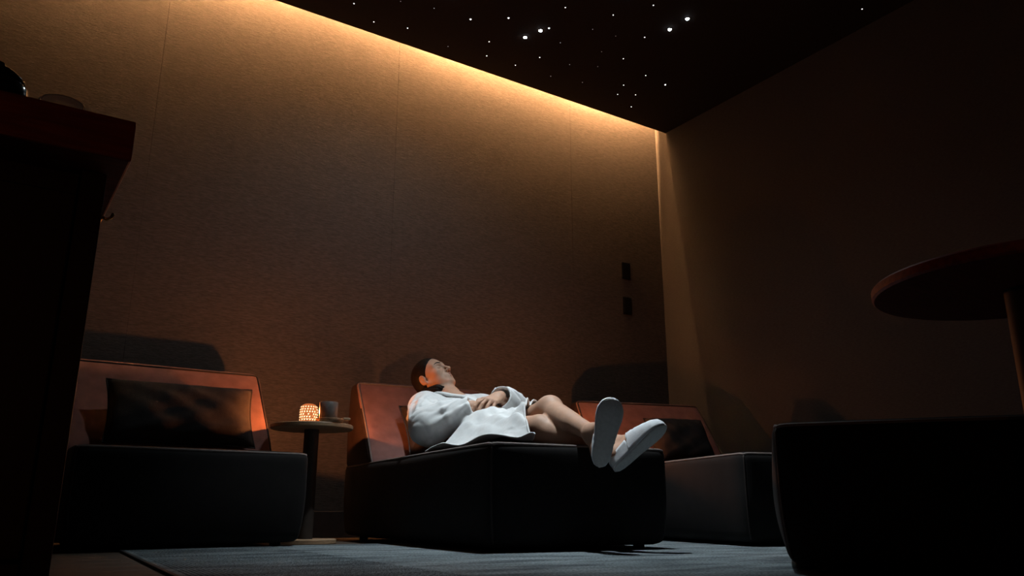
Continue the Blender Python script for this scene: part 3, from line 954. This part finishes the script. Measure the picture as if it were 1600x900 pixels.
# ---- hands
def make_hand(side, org, d, n, curl, spread=0.0, stub=0.14):
    d = nrm(d); n = np.array(n, float); n = nrm(n - n @ d * d)
    t = np.cross(d, n) if side == 'L' else np.cross(n, d)
    M = np.stack([d, t, n])
    ys = [0.030, 0.010, -0.011, -0.030]
    kx = [0.042, 0.046, 0.041, 0.032]
    Ls = [(0.041, 0.025, 0.020), (0.045, 0.029, 0.021), (0.042, 0.027, 0.020), (0.032, 0.020, 0.018)]
    bones = []
    for i in range(4):
        p = np.array([kx[i], ys[i], 0.003 - 0.004 * abs(i - 1.3)])
        ang = 0.0
        pts = [p]
        for j in range(3):
            ang += math.radians(curl[i][j])
            yaw = spread * (1.5 - i) * 0.09
            p = p + Ls[i][j] * np.array([math.cos(ang) * math.cos(yaw), math.sin(yaw), -math.sin(ang)])
            pts.append(p)
        bones.append(pts)
    th = [np.array([-0.028, 0.028, -0.006]), np.array([0.006, 0.050, -0.012]), np.array([0.036, 0.058, -0.014]), np.array([0.058, 0.056, -0.020])]
    def fn(P):
        dd = None
        for i in range(4):
            mc = sd_cone(P, (-0.046, ys[i] * 0.55, 0.0), bones[i][0], 0.0125, 0.0105)
            dd = mc if dd is None else smin(dd, mc, 0.014)
        dd = smin(dd, sd_ell(P, (-0.002, 0.0, -0.006), (0.046, 0.034, 0.012)), 0.012)
        fd = None
        r = [0.0090, 0.0084, 0.0076, 0.0066]
        for i in range(4):
            s = 0.88 if i == 3 else 1.0
            g = None
            for j in range(3):
                c = sd_cone(P, bones[i][j], bones[i][j + 1], r[j] * s, r[j + 1] * s)
                g = c if g is None else smin(g, c, 0.003)
            g = smin(g, np.linalg.norm(P - bones[i][0].astype(np.float32), axis=1) - 0.0102 * s, 0.006)
            fd = g if fd is None else np.minimum(fd, g)
        dd = smin(dd, fd, 0.006)
        rt_ = [0.014, 0.011, 0.0098, 0.0075]
        for j in range(3):
            dd = smin(dd, sd_cone(P, th[j], th[j + 1], rt_[j], rt_[j + 1]), 0.008)
        dd = smin(dd, sd_cone(P, (-0.050, 0, 0), (-stub, 0, 0.0), 0.0235, 0.027), 0.03)
        return dd
    V, Fc = mesh_sdf(fn, (-0.17, -0.06, -0.085), (0.15, 0.085, 0.04), 0.0023)
    V = relax(V, Fc, 1)
    return V @ M + np.array(org), Fc
hand_L = make_hand('L', (2.040, 3.245, 0.664), (-0.80, -0.46, -0.26), (-0.22, -0.42, 0.88),
                   [(14, 22, 16), (20, 26, 18), (24, 28, 20), (28, 30, 22)], 1.3, 0.08)
hand_R = make_hand('R', (1.990, 3.272, 0.630), (0.93, 0.02, 0.10), (-0.10, -0.30, 0.95),
                   [(8, 14, 10), (10, 16, 10), (12, 18, 12), (14, 18, 12)], 0.6, 0.07)
body_me = np_mesh('body', [head_part, (Vl, Fl), (Vt, Ft), hand_L, hand_R])
body = pl('body', body_me, SKIN)

# ---- face details
Vq, Fq = mesh_sdf(lips_sdf, (-0.03, 0.07, -0.08), (0.03, 0.105, -0.05), 0.0012)
pl('lips', np_mesh('lips', [(head_world(relax(Vq, Fq, 1)), Fq)]), LIPM)
def surf_pt(l, u, off):
    f = np.linspace(0.03, 0.13, 260, dtype=np.float32)
    P = np.stack([np.full_like(f, l), f, np.full_like(f, u)], 1)
    dv = head_base(P)
    ins = np.where(dv < 0)[0]
    return np.array([l, f[ins[-1]] + off, u])
for s in (-1, 1):
    pts = [head_world(surf_pt(s * l, u, 0.0006)) for l, u in ((0.013, 0.0225), (0.022, 0.0265), (0.032, 0.0285), (0.041, 0.0265), (0.049, 0.021))]
    pl('eyebrow', tube_mesh('eyebrow', pts, [0.0018, 0.0026, 0.0025, 0.0019, 0.0008], 8), HAIRM)
    pts = [head_world(surf_pt(s * l, u, 0.0008)) for l, u in ((0.020, -0.0025), (0.025, -0.0055), (0.031, -0.0070), (0.037, -0.0062), (0.0425, -0.0030))]
    pl('eyelash', tube_mesh('eyelash', pts, [0.0007, 0.0012, 0.0014, 0.0013, 0.0007], 8), HAIRM)

# ---- hair
def hair_fn(P):
    A = P.copy(); A[:, 0] = np.abs(A[:, 0])
    d = sd_ell(P, (0, -0.020, 0.036), (0.0795, 0.100, 0.0885))
    d = smin(d, sd_ell(P, (0, -0.055, -0.02), (0.064, 0.056, 0.065)), 0.03)
    strand = 0.0012 * np.sin(A[:, 0] * 420 + 3 * np.sin(P[:, 1] * 30)) * np.cos(P[:, 2] * 18)
    d = d + strand
    cut = 0.80 * P[:, 1] - 0.60 * P[:, 2] - 0.010 + 0.35 * np.maximum(A[:, 0] - 0.055, 0)
    d = smax(d, cut, 0.010)
    d = smax(d, -sd_ell(A, (0.080, -0.016, -0.008), (0.014, 0.019, 0.031)), 0.006)
    return d
Vr, Fr = mesh_sdf(hair_fn, (-0.10, -0.14, -0.11), (0.10, 0.11, 0.14), 0.0026)
hair_me = np_mesh('hair', [(head_world(relax(Vr, Fr, 1)), Fr)])
hair = pl('hair', hair_me, HAIRM)
# low ponytail swept forward over the near shoulder
tail_c = [head_world(np.array(p)) for p in ((-0.040, -0.080, -0.050), (-0.068, -0.050, -0.078), (-0.080, -0.012, -0.098), (-0.074, 0.022, -0.110), (-0.056, 0.044, -0.118))]
def tail_fn(P):
    rr = [0.028, 0.030, 0.027, 0.023, 0.012]
    d = None
    for j in range(4):
        c = sd_cone(P, tail_c[j], tail_c[j + 1], rr[j], rr[j + 1])
        d = c if d is None else smin(d, c, 0.02)
    return d + 0.0016 * np.sin((P @ v3(200, 140, 260)))
tc0 = np.array(tail_c)
Vp, Fp = mesh_sdf(tail_fn, tc0.min(0) - 0.05, tc0.max(0) + 0.05, 0.003)
pl('ponytail', np_mesh('ponytail', [(Vp, Fp)]), HAIRM, None)

# ---- robe: bodice with sleeves
CUFR0, CUFR1 = REL + (RWR - REL) * 0.0, RWR + nrm(RWR - REL) * 0.004
CUFL0, CUFL1 = LEL + (LWR - LEL) * 0.0, LWR + nrm(LWR - LEL) * -0.008
def sleeve(P, sh, el, wr, r, seed):
    up = sd_cone(P, sh, el, r[0], r[1])
    fo = sd_cone(P, el, wr, r[1], r[2])
    ax1, ax2 = nrm(el - sh), nrm(wr - el)
    t1 = (P - sh) @ ax1.astype(np.float32); t2 = (P - el) @ ax2.astype(np.float32)
    f1 = 0.0075 * ridge(t1 * 26 + 4.5 * wob(P, 13, seed, 5)) - 0.003 + 0.0045 * wob(P, 34, seed + 3, 6)
    f2 = 0.0080 * ridge(t2 * 28 + 4.5 * wob(P, 13, seed + 7, 5)) - 0.003 + 0.0045 * wob(P, 34, seed + 9, 6)
    d = smin(up + f1, fo + f2, 0.035)
    # open cuff
    dw = nrm(wr - el).astype(np.float32)
    tt = (P - wr) @ dw
    d = smax(d, tt - 0.012 + 0.004 * wob(P, 40, seed, 4), 0.008)
    hole = sd_cone(P, wr - dw * 0.07, wr + dw * 0.06, r[2] - 0.016, r[2] - 0.008)
    return smax(d, -hole, 0.006)
def fold_set(a, b, ra, rb, n, seed, face, spread=1.25, twist=0.7):
    """raised cloth folds running along a sleeve on the side that shows"""
    r_ = np.random.default_rng(seed)
    ax = nrm(b - a)
    e1 = np.array(face, float); e1 = nrm(e1 - e1 @ ax * ax); e2 = np.cross(ax, e1)
    L = np.linalg.norm(b - a)
    out = []
    for i in range(n):
        a0 = -spread + 2 * spread * (i + .5) / n + r_.uniform(-.12, .12)
        t0, t1 = r_.uniform(-.05, .30), r_.uniform(.70, 1.02)
        a1 = a0 + twist * r_.uniform(.5, 1.2)
        q = []
        for t, an in ((t0, a0), (.5 * (t0 + t1), .55 * a0 + .45 * a1 + .1), (t1, a1)):
            rr = ra + (rb - ra) * t + 0.001
            q.append(np.asarray(a) + ax * L * t + (e1 * math.cos(an) + e2 * math.sin(an)) * rr)
        w = r_.uniform(.007, .011)
        out += [(q[0], q[1], w * .35, w), (q[1], q[2], w, w * .5)]
    return out
_cam = (-0.45, -0.80, 0.25)
FOLDS = (fold_set(RSH, REL, 0.078, 0.087, 6, 3, _cam, 1.35, 0.9) + fold_set(REL, RWR, 0.087, 0.064, 6, 5, (-0.5, -0.6, 0.6), 1.4, -0.8) +
         fold_set(LSH, LEL, 0.078, 0.086, 4, 8, (0, -0.6, 0.8), 1.2, 0.7) + fold_set(LEL, LWR, 0.086, 0.064, 4, 9, (0, -0.6, 0.8), 1.2, 0.7) +
         fold_set(np.array([2.00, 3.66, 0.640]), np.array([2.02, 3.34, 0.560]), 0.085, 0.075, 5, 12, (-0.3, -0.2, 1), 1.0, 0.5))
def add_folds(P, d):
    near = np.abs(d) < 0.035
    if near.any():
        Q = P[near]; g = d[near]
        for a, b, r0, r1 in FOLDS:
            g = smin(g, sd_cone(Q, a, b, r0, r1), 0.016)
        d = d.copy(); d[near] = g
    return d
def robe_fn(P):
    d = sd_ell(P, (2.05, 3.55, 0.600), (0.178, 0.205, 0.103), TM)
    d = smin(d, sd_ell(P, (2.03, 3.32, 0.520), (0.155, 0.21, 0.098), TM), 0.06)
    d = smin(d, sd_ell(P, (2.02, 3.15, 0.495), (0.185, 0.16, 0.098), TM), 0.06)
    d = smin(d, sd_cone(P, RSH + v3(0.02, 0.01, 0), (2.045, 3.69, 0.665), 0.078, 0.070), 0.05)
    d = smin(d, sd_cone(P, LSH + v3(-0.02, 0.01, 0), (2.065, 3.69, 0.665), 0.078, 0.070), 0.05)
    d = d + 0.009 * ridge(P @ v3(32, 26, 12) + 4.0 * wob(P, 8, 2, 6)) - 0.003 + 0.005 * wob(P, 32, 5, 6)
    d = smin(d, sleeve(P, RSH, REL, RWR, (0.078, 0.087, 0.062), 0), 0.022)
    d = smin(d, sleeve(P, LSH, LEL, LWR, (0.078, 0.086, 0.064), 11), 0.022)
    d = add_folds(P, d)
    # neck opening
    d = smax(d, -sd_cone(P, (2.062, 3.765, 0.815), (2.06, 3.60, 0.735), 0.060, 0.030), 0.012)
    d = smax(d, 0.408 - P[:, 2], 0.01)
    return d
Vb, Fb = mesh_sdf(robe_fn, (1.64, 2.97, 0.41), (2.46, 3.82, 0.82), 0.0047)
Vb = relax(Vb, Fb, 1)
robe = empty('bathrobe', (0, 0, 0), 0, person); robe.location = -person.location
tag(robe, 'white bathrobe')
def rl(name, me, m, smooth=True):
    return link(name, me, m, robe, smooth)
rl('bodice', np_mesh('bodice', [(Vb, Fb)]), ROBEM)

# top height of the bodice for laying lapels on it
def top_z(x, y, z0=0.86):
    z = np.linspace(0.44, z0, 240, dtype=np.float32)
    P = np.stack([np.full_like(z, x), np.full_like(z, y), z], 1)
    ins = np.where(robe_fn(P) < 0)[0]
    return float(z[ins[-1]]) if len(ins) else 0.46
def ribbon(name, pts, width, thick, m):
    """flattened padded band lying on the robe; pts = (x,y,lift, width scale)"""
    P = []
    for (x, y, lift, w) in pts:
        P.append((x, y, top_z(x, y) + lift, w))
    P = np.array(P)
    n = 40
    tt = np.linspace(0, len(P) - 1, n)
    C = np.stack([np.interp(tt, np.arange(len(P)), P[:, k]) for k in range(4)], 1)
    for _ in range(6):
        C[1:-1] = 0.5 * C[1:-1] + 0.25 * (C[:-2] + C[2:])
    V, Fc = [], []
    seg = 14
    for i in range(n):
        t = C[min(i + 1, n - 1), :3] - C[max(i - 1, 0), :3]
        t = nrm(t)
        up = np.array([0, -0.25, 1.0]); sd = nrm(np.cross(t, up)); up2 = np.cross(sd, t)
        for k in range(seg):
            a = 2 * math.pi * k / seg
            ca, sa = math.cos(a), math.sin(a)
            V.append(C[i, :3] + sd * (math.copysign(abs(ca) ** .7, ca) * width * C[i, 3] / 2) + up2 * (math.copysign(abs(sa) ** .8, sa) * thick / 2))
    for i in range(n - 1):
        for k in range(seg):
            k2 = (k + 1) % seg
            Fc.append((i * seg + k, i * seg + k2, (i + 1) * seg + k2, (i + 1) * seg + k))
    Fc.append(tuple(range(seg - 1, -1, -1))); Fc.append(tuple((n - 1) * seg + k for k in range(seg)))
    me = pydata(name, V, Fc)
    bm = bmesh.new(); bm.from_mesh(me); bmesh.ops.recalc_face_normals(bm, faces=bm.faces); bm.to_mesh(me); bm.free()
    return rl(name, me, m)
ribbon('lapel', [(2.150, 3.74, -0.01, .8), (2.145, 3.66, .004, 1), (2.11, 3.57, .006, 1), (2.06, 3.48, .007, 1), (2.00, 3.38, .008, .9), (1.955, 3.33, .008, .7)], 0.062, 0.016, ROBEM)
ribbon('lapel', [(1.965, 3.74, -0.01, .8), (1.965, 3.66, .006, 1), (1.995, 3.57, .009, 1), (2.04, 3.48, .012, 1), (2.09, 3.38, .012, .9), (2.115, 3.33, .010, .7)], 0.062, 0.016, ROBEM)

# ---- robe skirt: cloth laid over the thighs and on the seat
SEAT_TOP = 0.405
SK = [(RHIP, RKNEE, .094, .062), (LHIP, LKNEE, .098, .064), (RKNEE, RANK, .058, .045), (LKNEE, LANK, .058, .04)]
def drape_h(X, Y):
    P2 = np.stack([X, Y], -1)
    hs = []
    for a, b, ra, rb in SK:
        a2, b2 = a[:2], b[:2]; ab = b2 - a2
        t = np.clip(((P2 - a2) @ ab) / (ab @ ab), -0.15, 1)
        c = a2 + t[..., None] * ab
        dd = np.linalg.norm(P2 - c, axis=-1)
        r = ra + (rb - ra) * t
        z = a[2] + (b[2] - a[2]) * t
        hh = np.where(dd < 0.7 * r, z + np.sqrt(np.maximum(r * r - dd * dd, 0)), z + r * .714 - (dd - .7 * r) * 1.15)
        hs.append(hh)
    dp = np.sqrt(((X - 2.02) / 0.20) ** 2 + ((Y - 3.17) / 0.22) ** 2)
    hs.append(0.588 - 0.11 * dp ** 2.2)
    hs.append(np.full_like(X, SEAT_TOP + 0.006))
    k = 0.022
    m = np.max(hs, 0)
    return m + k * np.log(sum(np.exp((q - m) / k) for q in hs)) - k * 0.25
nu, nv = 110, 80
hem = np.array([(1.820, 2.585), (1.865, 2.70), (1.915, 2.80), (1.980, 2.880), (2.03, 2.925), (2.09, 2.945), (2.17, 2.955), (2.25, 2.97)])
wst = np.array([(1.665, 3.215), (1.77, 3.215), (1.88, 3.20), (1.95, 3.185), (2.03, 3.18), (2.12, 3.185), (2.22, 3.20), (2.31, 3.20)])
tu = np.linspace(0, 7, nu)
def spl(A, s):
    B = np.stack([np.interp(s, np.arange(8), A[:, k]) for k in range(2)], 1)
    for _ in range(10):
        B[1:-1] = .5 * B[1:-1] + .25 * (B[:-2] + B[2:])
    return B
HB, WB = spl(hem, tu), spl(wst, tu)
v = np.linspace(0, 1, nv)[:, None, None]
XY = WB[None] * (1 - v) + HB[None] * v
# waves along the near edge
uu = np.linspace(0, 1, nu)[None, :]; vv = np.linspace(0, 1, nv)[:, None]
edge = np.clip(1 - uu / 0.16, 0, 1) ** 1.5
XY[..., 0] += edge * (0.014 * np.sin(vv * 9.0 + 0.5) - 0.12 * vv * (1 - vv))
Z = drape_h(XY[..., 0], XY[..., 1])
fold = 0.0150 * np.sin(uu * 30 + 5 * vv + 2.2 * np.sin(vv * 5 + uu * 4)) * (0.25 + 0.75 * vv) + 0.007 * np.sin(uu * 13 - vv * 17 + 1.0) + 0.003 * np.sin(uu * 60 + vv * 9)
Z += fold * np.clip(vv * 5, 0, 1) * 0.9
Z += 0.034 * np.clip(1 - uu / 0.20, 0, 1) * np.exp(-((vv - 0.60) / 0.13) ** 2) + 0.016 * np.clip(1 - uu / 0.10, 0, 1) * np.exp(-((vv - 0.20) / 0.10) ** 2)
Z += 0.020 * np.clip(1 - uu / 0.12, 0, 1) * np.exp(-((vv - 0.97) / 0.07) ** 2)
Z = np.maximum(Z + 0.007, SEAT_TOP + 0.0035)
Z[0:6] -= (0.012 * np.linspace(1, 0, 6))[:, None]
V = np.concatenate([XY.reshape(-1, 2), Z.reshape(-1, 1)], 1)
Fc = np.array([(j * nu + i, j * nu + i + 1, (j + 1) * nu + i + 1, (j + 1) * nu + i) for j in range(nv - 1) for i in range(nu - 1)])[:, ::-1]
sk = rl('skirt', np_mesh('skirt', [(V, Fc)]), ROBEM)
md = sk.modifiers.new('thickness', 'SOLIDIFY'); md.thickness = 0.006; md.offset = -0.5
# stitched hem band
hp = V.reshape(nv, nu, 3)[-2]
rl('hem', tube_mesh('hem', hp[::2] + np.array([0, -0.002, 0.0005]), 0.0042, 8), ROBEM)
ne = V.reshape(nv, nu, 3)[:, 0]
rl('front_edge', tube_mesh('front_edge', ne[::2], 0.0042, 8), ROBEM)

# ---- slippers
def slipper(heel, T, N, S, label):
    t = empty('slipper', (0, 0, 0), 0, person); t.location = -person.location
    tag(t, label)
    M = np.stack([T, S, N])
    def half_w(x):       # half width of the sole along its length 0..1
        return np.interp(x, [0, .04, .12, .25, .42, .58, .72, .84, .93, .98, 1.0], [0.002, .021, .031, .0345, .0345, .040, .0455, .0445, .034, .018, 0.002])
    n = 64
    xs = 0.5 - 0.5 * np.cos(np.linspace(0, math.pi, n))
    outline = [(x * FL, half_w(x)) for x in xs] + [(x * FL, -half_w(x)) for x in xs[::-1][1:-1]]
    m_ = len(outline)
    V, Fc = [], []
    lay = [(0.92, -0.000), (1.0, -0.003), (1.0, -0.012), (0.97, -0.015)]
    for sc, nn in lay:
        for (x, s) in outline:
            V.append(((x - FL / 2) * (1 - (1 - sc) * .35) + FL / 2, s * sc, nn))
    for L_ in range(len(lay) - 1):
        for i in range(m_):
            j = (i + 1) % m_
            Fc.append((L_ * m_ + i, L_ * m_ + j, (L_ + 1) * m_ + j, (L_ + 1) * m_ + i))
    Fc.append(tuple(range(m_))); Fc.append(tuple(3 * m_ + i for i in range(m_ - 1, -1, -1)))
    V = np.array(V) @ M + heel
    me = pydata('sole', V, Fc)
    bm = bmesh.new(); bm.from_mesh(me); bmesh.ops.recalc_face_normals(bm, faces=bm.faces); bm.to_mesh(me); bm.free()
    me.set_sharp_from_angle(angle=math.radians(50))
    link('sole', me, SOLEM, t, True)
    # upper: arched vamp over the front of the foot and a low heel counter
    V, Fc = [], []
    na, nb = 34, 22
    for i in range(na):
        x = 0.36 + (0.992 - 0.36) * i / (na - 1)
        w = half_w(x) + 0.0015
        top = np.interp(x, [.36, .5, .65, .8, .9, .96, .992], [.078, .074, .064, .051, .042, .032, .016])
        for k in range(nb):
            a = math.pi * k / (nb - 1)
            ca, sa = math.cos(a), math.sin(a)
            lip = -0.018 * sa if i == 0 else (-0.009 * sa if i == 1 else 0)
            wr = 0.0012 * math.sin(k * 1.7 + i * .9)
            V.append((x * FL - lip * .8 + 0.02 * sa * (1 - (i / (na - 1))) , math.copysign(abs(ca) ** .75, ca) * w, -0.006 - abs(sa) ** .85 * (top + wr)))
    for i in range(na - 1):
        for k in range(nb - 1):
            Fc.append((i * nb + k, i * nb + k + 1, (i + 1) * nb + k + 1, (i + 1) * nb + k))
    V = np.array(V) @ M + heel
    up_ = link('upper', pydata('upper', V, Fc), SLIPM, t, True)
    md = up_.modifiers.new('thickness', 'SOLIDIFY'); md.thickness = 0.005; md.offset = 0
    V, Fc = [], []
    na2, nb2 = 36, 6
    for i in range(na2):
        q = i / (na2 - 1) * 2 - 1             # -1..1 around the heel
        x = 0.40 * abs(q) ** 1.4 + 0.012
        w = half_w(x) * math.copysign(1, q) if abs(q) > 0.02 else 0.0
        hh = 0.030 + 0.020 * abs(q)
        for k in range(nb2):
            V.append((x * FL, w * (1.0 - 0.05 * k / nb2), -0.006 - hh * k / (nb2 - 1)))
    for i in range(na2 - 1):
        for k in range(nb2 - 1):
            Fc.append((i * nb2 + k, i * nb2 + k + 1, (i + 1) * nb2 + k + 1, (i + 1) * nb2 + k))
    V = np.array(V) @ M + heel
    hc_ = link('heel_counter', pydata('heel_counter', V, Fc), SLIPM, t, True)
    md = hc_.modifiers.new('thickness', 'SOLIDIFY'); md.thickness = 0.004; md.offset = 0
    return t
slipper(LHEEL, LT, LN, LS, 'white slipper on the raised foot, sole facing out')
slipper(RHEEL, RT, RN, RS, 'white slipper on the lower foot, turned sideways')
